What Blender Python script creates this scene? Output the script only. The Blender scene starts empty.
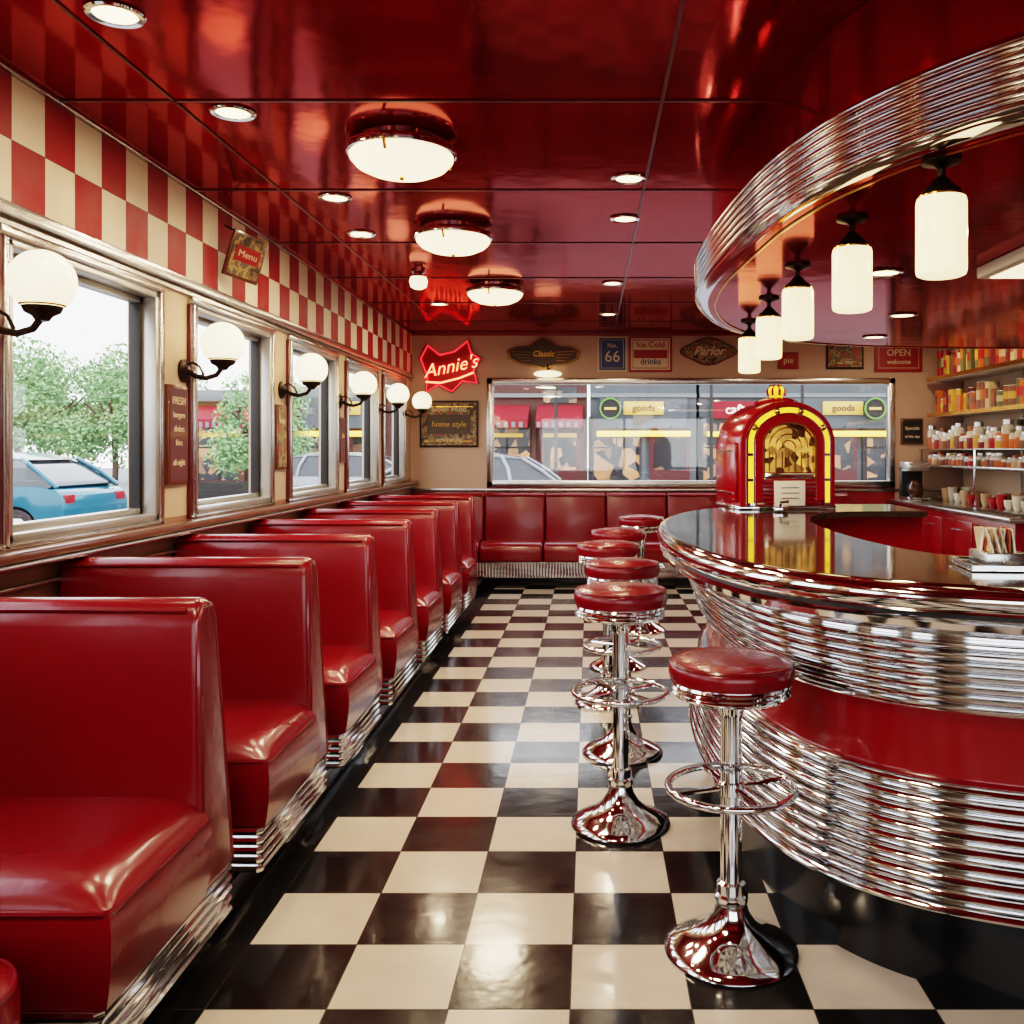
import bpy, bmesh, math, random
from mathutils import Vector, Matrix
random.seed(7)
S = bpy.context.scene

# ------------------------------------------------------------------ materials
def nodes_of(m):
    m.use_nodes = True
    return m.node_tree.nodes, m.node_tree.links

def M(name, col, rough=0.5, metal=0.0, coat=0.0, emit=None, estr=0.0, bump=None, var=None, spec=None, coatr=0.05, tint=None):
    m = bpy.data.materials.new(name)
    n, l = nodes_of(m)
    p = n['Principled BSDF']
    p.inputs['Base Color'].default_value = (*col, 1)
    p.inputs['Roughness'].default_value = rough
    p.inputs['Metallic'].default_value = metal
    p.inputs['Coat Weight'].default_value = coat
    p.inputs['Coat Roughness'].default_value = coatr
    if spec is not None: p.inputs['Specular IOR Level'].default_value = spec
    if tint is not None: p.inputs['Specular Tint'].default_value = (*tint, 1)
    if emit:
        p.inputs['Emission Color'].default_value = (*emit, 1)
        p.inputs['Emission Strength'].default_value = estr
    geo = n.new('ShaderNodeNewGeometry')
    if bump:
        sc, st = bump
        t = n.new('ShaderNodeTexNoise'); t.inputs['Scale'].default_value = sc; t.inputs['Detail'].default_value = 4
        b = n.new('ShaderNodeBump'); b.inputs['Strength'].default_value = st; b.inputs['Distance'].default_value = 0.02
        l.new(geo.outputs['Position'], t.inputs['Vector']); l.new(t.outputs['Fac'], b.inputs['Height'])
        l.new(b.outputs['Normal'], p.inputs['Normal'])
        if coat: l.new(b.outputs['Normal'], p.inputs['Coat Normal'])
    if var:
        sc, c2 = var
        t = n.new('ShaderNodeTexNoise'); t.inputs['Scale'].default_value = sc; t.inputs['Detail'].default_value = 5
        mx = n.new('ShaderNodeMix'); mx.data_type = 'RGBA'
        mx.inputs[6].default_value = (*col, 1); mx.inputs[7].default_value = (*c2, 1)
        l.new(geo.outputs['Position'], t.inputs['Vector']); l.new(t.outputs['Fac'], mx.inputs[0])
        l.new(mx.outputs[2], p.inputs['Base Color'])
    return m

def patchy_emit(name, base, emit, scale, lo, hi, strength, rough=0.15):
    """dark glass with warm lit patches behind it"""
    m = M(name, base, rough); n, l = m.node_tree.nodes, m.node_tree.links; p = n['Principled BSDF']
    geo = n.new('ShaderNodeNewGeometry'); t = n.new('ShaderNodeTexVoronoi'); t.inputs['Scale'].default_value = scale
    l.new(geo.outputs['Position'], t.inputs['Vector'])
    sp = n.new('ShaderNodeSeparateColor'); l.new(t.outputs['Color'], sp.inputs[0])
    r = n.new('ShaderNodeMapRange'); r.inputs['From Min'].default_value = lo; r.inputs['From Max'].default_value = hi; r.inputs['To Max'].default_value = strength
    l.new(sp.outputs[0], r.inputs['Value']); l.new(r.outputs[0], p.inputs['Emission Strength'])
    p.inputs['Emission Color'].default_value = (*emit, 1)
    return m

def patchy_color(name, cols_, scale, rough=.5):
    m = M(name, cols_[0], rough); n, l = m.node_tree.nodes, m.node_tree.links; p = n['Principled BSDF']
    geo = n.new('ShaderNodeNewGeometry'); t = n.new('ShaderNodeTexNoise'); t.inputs['Scale'].default_value = scale; t.inputs['Detail'].default_value = 6
    l.new(geo.outputs['Position'], t.inputs['Vector']); r = n.new('ShaderNodeValToRGB'); r.color_ramp.interpolation = 'CONSTANT'
    k = len(cols_)
    while len(r.color_ramp.elements) < k: r.color_ramp.elements.new(.5)
    for i, c in enumerate(cols_): r.color_ramp.elements[i].position = 0 if i == 0 else .38+.26*(i-1)/(k-1); r.color_ramp.elements[i].color = (*c, 1)
    l.new(t.outputs['Fac'], r.inputs[0]); l.new(r.outputs[0], p.inputs['Base Color'])
    return m

def checker_mat(name, axes, origin, size, c1, c2, rough, limit_x=None, coat=0.3, bump=0.05):
    """2-D checker from world position"""
    m = bpy.data.materials.new(name)
    n, l = nodes_of(m); p = n['Principled BSDF']
    geo = n.new('ShaderNodeNewGeometry'); sep = n.new('ShaderNodeSeparateXYZ')
    l.new(geo.outputs['Position'], sep.inputs[0])
    def math_(op, a, b=None):
        k = n.new('ShaderNodeMath'); k.operation = op
        for i, v in enumerate((a, b)):
            if v is None: continue
            if isinstance(v, (int, float)): k.inputs[i].default_value = v
            else: l.new(v, k.inputs[i])
        return k.outputs[0]
    fl = []; fr = []
    for a, o, s in zip(axes, origin, size):
        u = math_('DIVIDE', math_('SUBTRACT', sep.outputs[a], o), s)
        fl.append(math_('FLOOR', u)); fr.append(math_('FRACT', u))
    par = math_('FLOORED_MODULO', math_('ADD', fl[0], fl[1]), 2.0)
    par = math_('GREATER_THAN', par, 0.5)
    if limit_x is not None:
        par = math_('MULTIPLY', par, math_('GREATER_THAN', sep.outputs['X'], limit_x))
    t = n.new('ShaderNodeTexNoise'); t.inputs['Scale'].default_value = 9; t.inputs['Detail'].default_value = 6
    l.new(geo.outputs['Position'], t.inputs['Vector'])
    def mix(f, a, b):
        k = n.new('ShaderNodeMix'); k.data_type = 'RGBA'
        l.new(f, k.inputs[0])
        for i, v in ((6, a), (7, b)):
            if isinstance(v, tuple): k.inputs[i].default_value = (*v, 1)
            else: l.new(v, k.inputs[i])
        return k.outputs[2]
    ca = mix(t.outputs['Fac'], c1, tuple(x*1.5 for x in c1)); cb = mix(t.outputs['Fac'], c2, tuple(x*0.8 for x in c2))
    col = mix(par, ca, cb)
    g = None
    for f in fr:
        d = math_('MINIMUM', f, math_('SUBTRACT', 1.0, f)); k = math_('LESS_THAN', d, 0.006)
        g = k if g is None else math_('MAXIMUM', g, k)
    col = mix(g, col, (0.05, 0.04, 0.035))
    l.new(col, p.inputs['Base Color'])
    r = n.new('ShaderNodeMapRange'); r.inputs['To Min'].default_value = rough*0.6; r.inputs['To Max'].default_value = rough*1.6
    l.new(t.outputs['Fac'], r.inputs['Value']); l.new(r.outputs[0], p.inputs['Roughness'])
    t2 = n.new('ShaderNodeTexNoise'); t2.inputs['Scale'].default_value = 14
    l.new(geo.outputs['Position'], t2.inputs['Vector'])
    b = n.new('ShaderNodeBump'); b.inputs['Strength'].default_value = bump; b.inputs['Distance'].default_value = 0.02
    l.new(t2.outputs['Fac'], b.inputs['Height']); l.new(b.outputs['Normal'], p.inputs['Normal'])
    p.inputs['Coat Weight'].default_value = coat; p.inputs['Coat Roughness'].default_value = 0.06
    return m

def glass_mat(name):
    m = bpy.data.materials.new(name); n, l = nodes_of(m)
    out = n['Material Output']; n.remove(n['Principled BSDF'])
    tr = n.new('ShaderNodeBsdfTransparent'); gl = n.new('ShaderNodeBsdfGlossy'); gl.inputs['Roughness'].default_value = 0.02
    mx = n.new('ShaderNodeMixShader'); mx.inputs[0].default_value = 0.05
    l.new(tr.outputs[0], mx.inputs[1]); l.new(gl.outputs[0], mx.inputs[2]); l.new(mx.outputs[0], out.inputs[0])
    return m

vinyl = M('red_vinyl', (0.215, 0.0012, 0.0080), 0.26, coat=0.22, bump=(5, 0.20), var=(3, (0.15, 0.001, 0.0055)), coatr=0.12)
vinyl_dk = M('red_vinyl_piping', (0.17, 0.001, 0.006), 0.25, coat=0.4)
ceil_red = M('ceiling_gloss_red', (0.36, 0.008, 0.012), 0.10, metal=0.60, bump=(1.4, 0.28), var=(1.1, (0.25, 0.004, 0.008)), spec=0.35, tint=(0.75, 0.12, 0.11))
enamel = M('red_enamel', (0.27, 0.0022, 0.008), 0.2, coat=0.3)
chrome = M('chrome', (0.76, 0.775, 0.79), 0.07, metal=1.0)
chrome_s = M('brushed_steel', (0.54, 0.53, 0.51), 0.25, metal=1.0, bump=(30, 0.05))
alum = M('window_aluminium', (0.45, 0.44, 0.42), 0.3, metal=0.7)
seam = M('ceiling_seam', (0.14, 0.02, 0.02), 0.3, metal=.5)
black = M('black_gloss', (0.006, 0.006, 0.007), 0.10, coat=0.3, bump=(10, 0.03))
kick = M('black_kick_tile', (0.006, 0.006, 0.007), 0.20, bump=(10, 0.08))
blackm = M('black_matte', (0.015, 0.013, 0.012), 0.5)
bronze = M('dark_bronze', (0.05, 0.035, 0.025), 0.3, metal=0.8)
stone = M('counter_stone', (0.075, 0.058, 0.045), 0.09, coat=0.3, var=(60, (0.012, 0.010, 0.009)))
cream = M('cream_wall', (0.54, 0.40, 0.29), 0.5, var=(4, (0.46, 0.33, 0.23)))
tan = M('tan_wall', (0.30, 0.15, 0.08), 0.45, var=(6, (0.24, 0.11, 0.06)))
pink = M('pinkish_plaster', (0.55, 0.38, 0.29), 0.55, var=(3, (0.44, 0.29, 0.21)))
redwall = M('red_wall', (0.24, 0.004, 0.008), 0.35, coat=0.2)
maroon = M('maroon_reveal', (0.09, 0.012, 0.012), 0.35, coat=.2)
wood = M('wood_sill', (0.16, 0.06, 0.03), 0.3, coat=0.4, var=(12, (0.09, 0.03, 0.015)))
white = M('white_enamel', (0.8, 0.76, 0.68), 0.4)
paper = M('paper', (0.85, 0.8, 0.7), 0.7)
gold = M('gold_trim', (0.75, 0.45, 0.12), 0.2, metal=1.0)
globe = M('lit_opal_glass', (1, 0.9, 0.7), 0.2, emit=(1.0, 0.77, 0.44), estr=2.3)
pend = M('lit_pendant_glass', (1, 0.85, 0.6), 0.2, emit=(1.0, 0.73, 0.34), estr=2.1)
domeg = M('lit_dome_glass', (1, 0.9, 0.75), 0.25, emit=(1.0, 0.75, 0.38), estr=2.9)
bulb = M('lit_bulb', (1, 0.9, 0.7), 0.3, emit=(1.0, 0.73, 0.36), estr=5)
amber = M('lit_amber_tube', (1, 0.6, 0.05), 0.2, emit=(1.0, 0.50, 0.03), estr=1.6)
neon = M('neon_red', (1, 0.1, 0.1), 0.3, emit=(1.0, 0.02, 0.03), estr=3)
neonw = M('neon_script', (1, 0.3, 0.2), 0.3, emit=(1.0, 0.22, 0.10), estr=4)
glass = glass_mat('window_glass')
jarglass = M('jar_glass', (0.55, 0.5, 0.42), 0.08, coat=0.5)
floor_m = checker_mat('floor_checker', ('X', 'Y'), (-0.05, 2.63-0.305*20), (0.305, 0.305), (0.009, 0.008, 0.008), (0.66, 0.58, 0.50), 0.15, limit_x=-0.965, coat=.15)
frieze_m = checker_mat('frieze_checker', ('Y', 'Z'), (0.04, 2.215), (0.19, 0.214), (0.23, 0.0016, 0.006), (0.80, 0.67, 0.52), 0.5, bump=0.02, coat=0)

# ------------------------------------------------------------------ builder
class B:
    def __init__(s): s.bm = bmesh.new(); s.mats = []
    def mi(s, m):
        if m not in s.mats: s.mats.append(m)
        return s.mats.index(m)
    def merge(s, t, mat, mx=None, keep=False):
        if mat is not None:
            k = s.mi(mat)
            for f in t.faces: f.material_index = k
        if mx is not None: bmesh.ops.transform(t, matrix=mx, verts=t.verts)
        me = bpy.data.meshes.new('t'); t.to_mesh(me); t.free(); s.bm.from_mesh(me); bpy.data.meshes.remove(me)
    def box(s, x0, x1, y0, y1, z0, z1, mat, bev=0, mx=None, seg=2):
        t = bmesh.new(); bmesh.ops.create_cube(t, size=1)
        bmesh.ops.scale(t, vec=(x1-x0, y1-y0, z1-z0), verts=t.verts)
        bmesh.ops.translate(t, vec=((x0+x1)/2, (y0+y1)/2, (z0+z1)/2), verts=t.verts)
        if bev: bmesh.ops.bevel(t, geom=t.edges[:], offset=bev, segments=seg, affect='EDGES', profile=0.5)
        s.merge(t, mat, mx)
    def prism(s, poly, a, b, mat, axis='x', bev=0, seg=2, mx=None, taper=None):
        t = bmesh.new()
        def P(u, v, w):
            return {'x': (w, u, v), 'y': (u, w, v), 'z': (u, v, w)}[axis]
        A = [t.verts.new(P(u, v, a)) for u, v in poly]; Bv = [t.verts.new(P(u, v, b)) for u, v in poly]
        n = len(poly)
        t.faces.new(A); t.faces.new(Bv[::-1])
        for i in range(n): t.faces.new((A[i], Bv[i], Bv[(i+1) % n], A[(i+1) % n]))
        bmesh.ops.recalc_face_normals(t, faces=t.faces)
        if taper:
            for v in t.verts: taper(v)
        if bev:
            bmesh.ops.bevel(t, geom=t.edges[:], offset=bev, segments=seg, affect='EDGES', profile=0.5, clamp_overlap=True)
        s.merge(t, mat, mx)
    def lathe(s, prof, mat, mx=None, seg=32):
        t = bmesh.new(); rings = []
        for q in prof:
            r, z = q[0], q[1]
            if r < 1e-5: rings.append([t.verts.new((0, 0, z))])
            else: rings.append([t.verts.new((r*math.cos(2*math.pi*i/seg), r*math.sin(2*math.pi*i/seg), z)) for i in range(seg)])
        cur = mat
        for k in range(len(prof)-1):
            if len(prof[k]) > 2: cur = prof[k][2]
            a, b = rings[k], rings[k+1]; idx = s.mi(cur)
            for i in range(seg):
                j = (i+1) % seg
                if len(a) == 1 and len(b) == 1: continue
                if len(a) == 1: f = t.faces.new((a[0], b[i], b[j]))
                elif len(b) == 1: f = t.faces.new((a[i], a[j], b[0]))
                else: f = t.faces.new((a[i], a[j], b[j], b[i]))
                f.material_index = idx
        for r in (rings[0], rings[-1]):
            if len(r) > 1:
                f = t.faces.new(r); f.material_index = s.mi(mat if r is rings[0] else cur)
        bmesh.ops.recalc_face_normals(t, faces=t.faces)
        s.merge(t, None, mx)
    def tube(s, pts, r, mat, seg=8, closed=False, mx=None):
        t = bmesh.new(); pts = [Vector(p) for p in pts]; n = len(pts); rings = []
        up = Vector((0, 0, 1)); prev = None
        for i, p in enumerate(pts):
            a = pts[(i-1) % n] if (closed or i > 0) else p
            b = pts[(i+1) % n] if (closed or i < n-1) else p
            d = (b-a).normalized()
            if prev is None:
                x = d.cross(up)
                if x.length < 0.1: x = d.cross(Vector((1, 0, 0)))
            else: x = prev - d*prev.dot(d)
            x.normalize(); prev = x; y = d.cross(x)
            rings.append([t.verts.new(p + x*r*math.cos(2*math.pi*k/seg) + y*r*math.sin(2*math.pi*k/seg)) for k in range(seg)])
        for i in range(n if closed else n-1):
            a, b = rings[i], rings[(i+1) % n]
            for k in range(seg): t.faces.new((a[k], a[(k+1) % seg], b[(k+1) % seg], b[k]))
        if not closed: t.faces.new(rings[0][::-1]); t.faces.new(rings[-1])
        bmesh.ops.recalc_face_normals(t, faces=t.faces)
        s.merge(t, mat, mx)
    def sphere(s, c, r, mat, sc=(1, 1, 1), seg=24, mx=None):
        t = bmesh.new(); bmesh.ops.create_uvsphere(t, u_segments=seg, v_segments=seg//2, radius=r)
        bmesh.ops.scale(t, vec=sc, verts=t.verts); bmesh.ops.translate(t, vec=c, verts=t.verts)
        s.merge(t, mat, mx)
    def sweep(s, path, nrm, prof, mat, cap=True, closedprof=True):
        t = bmesh.new(); rings = []
        for p, nn in zip(path, nrm):
            rings.append([t.verts.new((p[0]+nn[0]*q[0], p[1]+nn[1]*q[0], q[1])) for q in prof])
        m = len(prof); segs = m if closedprof else m-1
        cur = mat; idx = []
        for q in prof:
            if len(q) > 2: cur = q[2]
            idx.append(s.mi(cur))
        for i in range(len(rings)-1):
            a, b = rings[i], rings[i+1]
            for k in range(segs):
                f = t.faces.new((a[k], a[(k+1) % m], b[(k+1) % m], b[k])); f.material_index = idx[k]
        if cap and closedprof:
            for r in (rings[0], rings[-1]):
                f = t.faces.new(r); f.material_index = s.mi(black)
        bmesh.ops.recalc_face_normals(t, faces=t.faces)
        s.merge(t, None)
    def text(s, body, size, mat, mx, ext=0.004, shear=0.0, bold=0.0):
        c = bpy.data.curves.new('txt', 'FONT'); c.body = body; c.size = size; c.extrude = ext; c.align_x = 'CENTER'; c.align_y = 'CENTER'
        c.shear = shear; c.offset = bold; c.resolution_u = 3
        o = bpy.data.objects.new('txt', c); S.collection.objects.link(o)
        dg = bpy.context.evaluated_depsgraph_get(); me = bpy.data.meshes.new_from_object(o.evaluated_get(dg))
        t = bmesh.new(); t.from_mesh(me); bpy.data.objects.remove(o); bpy.data.curves.remove(c); bpy.data.meshes.remove(me)
        s.merge(t, mat, mx)
    def done(s, name, loc=None, recenter=True, smooth=True, parent=None, rotz=0):
        for e in s.bm.edges:
            if len(e.link_faces) == 2:
                try: e.smooth = e.calc_face_angle() < math.radians(38)
                except Exception: pass
        for f in s.bm.faces: f.smooth = smooth
        off = Vector((0, 0, 0))
        if recenter:
            lo = Vector([min(v.co[i] for v in s.bm.verts) for i in range(3)]); hi = Vector([max(v.co[i] for v in s.bm.verts) for i in range(3)])
            off = Vector(((lo.x+hi.x)/2, (lo.y+hi.y)/2, lo.z))
            bmesh.ops.translate(s.bm, vec=-off, verts=s.bm.verts)
        me = bpy.data.meshes.new(name); s.bm.to_mesh(me); s.bm.free()
        for m in s.mats: me.materials.append(m)
        o = bpy.data.objects.new(name, me); S.collection.objects.link(o)
        o.location = off if loc is None else Vector(loc)
        o.rotation_euler = (0, 0, rotz)
        return o

def inst(o, name, loc, rotz=0):
    c = bpy.data.objects.new(name, o.data); S.collection.objects.link(c); c.location = loc; c.rotation_euler = (0, 0, rotz); return c

def T(x, y, z): return Matrix.Translation((x, y, z))
RX90 = Matrix.Rotation(math.radians(90), 4, 'X')

def light(kind, parent, off, energy, col=(1, 0.78, 0.53), size=0.1, rot=(0, 0, 0)):
    d = bpy.data.lights.new('bulb_light', kind); d.energy = energy; d.color = col
    if kind == 'AREA': d.shape = 'DISK'; d.size = size
    else: d.shadow_soft_size = size
    o = bpy.data.objects.new('bulb_light', d); S.collection.objects.link(o)
    o.parent = parent; o.location = off; o.rotation_euler = rot
    return o

# ------------------------------------------------------------------ room shell
XL, XR, YN, YS, H = -1.93, 4.0, 10.0, -1.6, 2.66
b = B(); b.box(XL-0.12, XR+0.12, YS-0.12, YN+0.12, -0.12, 0, floor_m); b.done('floor', smooth=False)
b = B(); b.box(XL-0.12, XR+0.12, YS-0.12, YN+0.12, H, H+0.12, ceil_red)
for x in (-1.5, 0.26, 2.2): b.box(x-0.006, x+0.006, YS, YN, H-0.005, H+0.001, seam)
for k in range(10):
    y = -0.1+1.15*k; b.box(XL, XR, y-0.008, y+0.008, H-0.005, H+0.001, seam)
b.done('ceiling', smooth=False)

wins = [(-1.1, -0.1), (0.3, 1.25), (1.62, 2.68), (3.05, 4.12), (4.5, 5.58), (5.95, 7.02), (7.35, 8.35), (8.65, 9.6)]
Z0, Z1 = 1.09, 2.10
b = B()
b.box(XL-0.12, XL, YS, YN, 0, Z0, tan); b.box(XL-0.12, XL, YS, YN, Z1, H, cream)
edges = [YS] + [v for w in wins for v in w] + [YN]
for i in range(0, len(edges), 2): b.box(XL-0.12, XL, edges[i], edges[i+1], Z0, Z1, cream)
b.done('wall_west', smooth=False)
b = B(); b.box(XL, XL+0.012, YS, YN, 2.215, 2.643, frieze_m); b.done('trim_checker_frieze', smooth=False)
b = B()
for z, h, d in ((2.165, 0.05, 0.035), (2.643, 0.017, 0.03)): b.box(XL, XL+d, YS, YN, z, z+h, chrome_s, 0.006)
b.box(XL, XL+0.02, YS, YN, 2.14, 2.155, chrome_s)
b.done('trim_west_upper')
b = B()
b.box(XL, XL+0.09, YS, YN, 1.035, 1.07, wood, 0.008); b.box(XL, XL+0.10, YS, YN, 1.015, 1.033, chrome_s, 0.004)
b.box(XL, XL+0.03, YS, YN, 0.93, 0.945, chrome_s, 0.003)
b.done('trim_west_sill')
for i, (a, c) in enumerate(wins):
    b = B()
    x0, x1 = XL-0.10, XL+0.02
    for (y0, y1, z0, z1) in ((a, c, Z0, Z0+0.03), (a, c, Z1-0.03, Z1), (a, a+0.03, Z0, Z1), (c-0.03, c, Z0, Z1)):
        b.box(x0, x1, y0, y1, z0, z1, alum, 0.005)
    for (y0, y1, z0, z1) in ((a+.03, c-.03, Z0+.03, Z0+.055), (a+.03, c-.03, Z1-.055, Z1-.03), (a+.03, a+.055, Z0+.03, Z1-.03), (c-.055, c-.03, Z0+.03, Z1-.03)):
        b.box(XL-0.09, XL-0.04, y0, y1, z0, z1, blackm if y1-y0 < .1 else alum, 0.004)
    for (y0, y1, z0, z1) in ((a-.045, c+.045, Z1, Z1+.035), (a-.03, a, Z0-.02, Z1), (c, c+.03, Z0-.02, Z1), (a-.045, c+.045, Z0-.02, Z0)):
        b.box(XL, XL+0.028, y0, y1, z0, z1, chrome_s, 0.006)
    for (y0, y1) in ((a-.055, a-.03), (c+.03, c+.055)): b.box(XL, XL+0.02, y0, y1, Z0-.02, Z1, maroon, 0.004)
    b.box(XL-0.068, XL-0.062, a+.05, c-.05, Z0+.05, Z1-.05, glass)
    b.done('window_%d' % (i+1))

wx0, wx1, wz0, wz1 = -1.11, 3.28, 1.0, 2.175
b = B()
b.box(XL-.12, wx0, YN, YN+.12, 0, H, pink); b.box(wx1, XR+.12, YN, YN+.12, 0, H, pink)
b.box(wx0, wx1, YN, YN+.12, 0, wz0, redwall); b.box(wx0, wx1, YN, YN+.12, wz1, H, pink)
b.done('wall_north', smooth=False)
b = B()
for (x0, x1, z0, z1) in ((wx0, wx1, wz0, wz0+.07), (wx0, wx1, wz1-.07, wz1), (wx0, wx0+.07, wz0, wz1), (wx1-.07, wx1, wz0, wz1)):
    b.box(x0, x1, YN-.03, YN+.08, z0, z1, chrome_s, 0.01)
b.box(wx0+.06, wx1-.06, YN+.04, YN+.046, wz0+.06, wz1-.06, glass)
b.done('window_9')
b = B(); b.box(XL, XR, YN-.02, YN, 2.63, 2.66, redwall); b.box(XL, XR, YN-.025, YN, 0.955, 0.985, chrome_s, 0.004)
b.box(XL, wx0-.02, YN-.015, YN, 0, 0.95, redwall)
b.done('trim_north')
b = B(); b.box(XR, XR+.12, YS, YN, 0, H, redwall); b.done('wall_east', smooth=False)
b = B()
b.box(XL-.12, -1.2, YS-.12, YS, 0, H, cream); b.box(2.8, XR+.12, YS-.12, YS, 0, H, cream)
b.box(-1.2, 2.8, YS-.12, YS, 0, .85, cream); b.box(-1.2, 2.8, YS-.12, YS, 2.2, H, cream)
b.done('wall_south', smooth=False)
b = B()
for (x0, x1, z0, z1) in ((-1.2, 2.8, .85, .92), (-1.2, 2.8, 2.13, 2.2), (-1.2, -1.13, .85, 2.2), (2.73, 2.8, .85, 2.2), (.77, .83, .85, 2.2)):
    b.box(x0, x1, YS-.1, YS+.03, z0, z1, chrome_s, 0.01)
b.box(-1.14, 2.74, YS-.05, YS-.044, .9, 2.15, glass)
b.done('window_10')

# ------------------------------------------------------------------ booths
XO = -1.0
def rib_profile(o0, z0, o1, z1, n, depth, k=6):
    out = []
    for i in range(n):
        for j in range(k):
            t = (i + j/k)/n; a = j/k
            out.append((o0+(o1-o0)*t - depth*math.sin(math.pi*a)**0.7 if 0 < a < 1 else o0+(o1-o0)*t, z0+(z1-z0)*t))
    return out

def soft(poly, r=0.02, n=3):
    """round the corners of a 2-D polygon"""
    out = []; m = len(poly)
    for i in range(m):
        p = Vector(poly[i]); a = Vector(poly[i-1]); c = Vector(poly[(i+1) % m])
        da = (a-p); dc = (c-p); ra = min(r, da.length*.45); rc = min(r, dc.length*.45)
        s0 = p+da.normalized()*ra; s1 = p+dc.normalized()*rc
        for j in range(n+1):
            t = j/n; out.append(tuple((1-t)**2*s0 + 2*t*(1-t)*p + t*t*s1))
    return out

def booth_mesh():
    b = B(); L = XL+0.012
    def tp(v):
        if v.co.x > -1.2: v.co.x += (1.0-v.co.z)*0.035 - 0.014
    b.prism([(-0.115, 0.25), (-0.12, 0.45), (-0.105, 0.75), (-0.088, 0.965), (-0.058, 1.008), (-0.004, 1.008), (0.022, 0.965), (0.055, 0.6), (0.085, 0.25)], L, XO, vinyl, 'x', 0.028, 5, taper=tp)
    def xe(z): return XO+(1.0-z)*0.035-0.014
    f = [(-0.110, 0.27), (-0.112, 0.45), (-0.097, 0.75), (-0.080, 0.950), (-0.054, 0.986), (-0.008, 0.986), (0.014, 0.955), (0.048, 0.6), (0.078, 0.27)]
    b.tube([(xe(z)-0.007, y, z) for y, z in f], 0.0085, vinyl_dk, 8)
    b.tube([(L+.01, -0.082, 0.985), (-1.4, -0.082, 0.985), (XO-0.05, -0.082, 0.982)], 0.007, vinyl_dk, 6)
    t = bmesh.new(); NX, NY = 18, 14; x0, x1, y0, y1 = L, XO+0.014, -0.60, -0.105
    def edge(u, w):
        return 1-math.exp(-u/w)
    top = []
    for i in range(NX+1):
        row = []
        for j in range(NY+1):
            x = x0+(x1-x0)*(1-(1-i/NX)**1.6); yv = y0+(y1-y0)*((j/NY)**1.6)
            z = 0.455+0.055*edge(x1-x, .035)*edge(yv-y0, .04)
            row.append(t.verts.new((x, yv, z)))
        top.append(row)
    for i in range(NX):
        for j in range(NY): t.faces.new((top[i][j], top[i+1][j], top[i+1][j+1], top[i][j+1]))
    loop = [top[i][0] for i in range(NX+1)] + [top[NX][j] for j in range(1, NY+1)] + [top[i][NY] for i in range(NX-1, -1, -1)] + [top[0][j] for j in range(NY-1, 0, -1)]
    prev = loop
    for k, (zz, o) in enumerate(((.44, .008), (.40, .014), (.34, .012), (.29, .004), (.25, -.006))):
        nl = []
        for v in loop:
            x, yv = v.co.x, v.co.y
            if abs(x-x1) < 1e-4: x += o
            if abs(yv-y0) < 1e-4: yv -= o
            nl.append(t.verts.new((x, yv, zz)))
        for a in range(len(loop)): t.faces.new((prev[a], prev[(a+1) % len(loop)], nl[(a+1) % len(loop)], nl[a]))
        prev = nl
    t.faces.new(prev)
    bmesh.ops.recalc_face_normals(t, faces=t.faces); b.merge(t, vinyl)
    b.tube([(x1+.004, -0.12, 0.452), (x1+.004, -0.59, 0.452), (x1-.006, y0-.005, 0.452), (x0+.01, y0-.005, 0.452)], 0.0065, vinyl_dk, 6)
    y0, y1 = -0.60, 0.105
    b.box(L, XO-0.012, y0+0.012, y1-0.012, 0.105, 0.25, chrome_s)
    for i in range(5):
        z = 0.12+i*0.029
        b.tube([(L+.01, y0+.012, z), (XO-0.016, y0+.012, z), (XO-0.012, y0+.016, z), (XO-0.012, y1-.01, z)], 0.0135, chrome, 8)
    return b
bo = booth_mesh().done('diner_booth', loc=(0, 1.42, 0), recenter=False)
for k in range(2, 9): inst(bo, 'diner_booth', (0, 0.64+0.93*k, 0))
inst(bo, 'diner_booth', (0, 0.49, 0))
b = B(); b.box(XL, -1.07, YS, 9.33, 0, 0.105, black, 0.004); b.box(-1.07, 3.15, 9.42, YN, 0, 0.105, black, 0.004); b.done('trim_booth_plinth')
# small round ottoman between the two nearest booths
b = B(); b.lathe([(0, 0), (.12, 0), (.125, .01), (.125, .05), (.13, .055, vinyl), (.148, .075), (.155, .15), (.155, .24), (.148, .275), (.128, .292), (.06, .30), (0, .302)], chrome, seg=40)
b.tube([(.144*math.cos(a*math.pi/20), .144*math.sin(a*math.pi/20), .283) for a in range(40)], .006, vinyl_dk, 6, closed=True)
b.done('round_ottoman', loc=(-1.225, 1.705, .106), recenter=False)

b = B()
xs = [-1.84, -1.12] + [-1.12+0.645*i for i in range(1, 7)]
for i in range(len(xs)-1):
    x0, x1 = xs[i]+.004, xs[i+1]-.004
    b.prism([(9.80, 0.42), (9.86, 0.92), (9.90, 0.945), (9.975, 0.945), (9.975, 0.42)], x0, x1, vinyl, 'x', 0.03, 4)
    b.prism([(9.38, 0.26), (9.36, 0.38), (9.38, 0.44), (9.45, 0.47), (9.84, 0.46), (9.84, 0.26)], x0, x1, vinyl, 'x', 0.03, 4)
    b.tube([(x0+.01, 9.845, 0.915), (x1-.01, 9.845, 0.915)], 0.006, vinyl_dk, 6)
b.box(xs[0], xs[-1], 9.43, 9.975, 0.105, 0.26, chrome_s)
n = 150
for i in range(n):
    xx = xs[0]+.02+(xs[-1]-xs[0]-.04)*i/(n-1)
    b.tube([(xx, 9.43, 0.11), (xx, 9.43, 0.255)], 0.011, chrome, 6)
b.done('corner_banquette')

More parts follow.
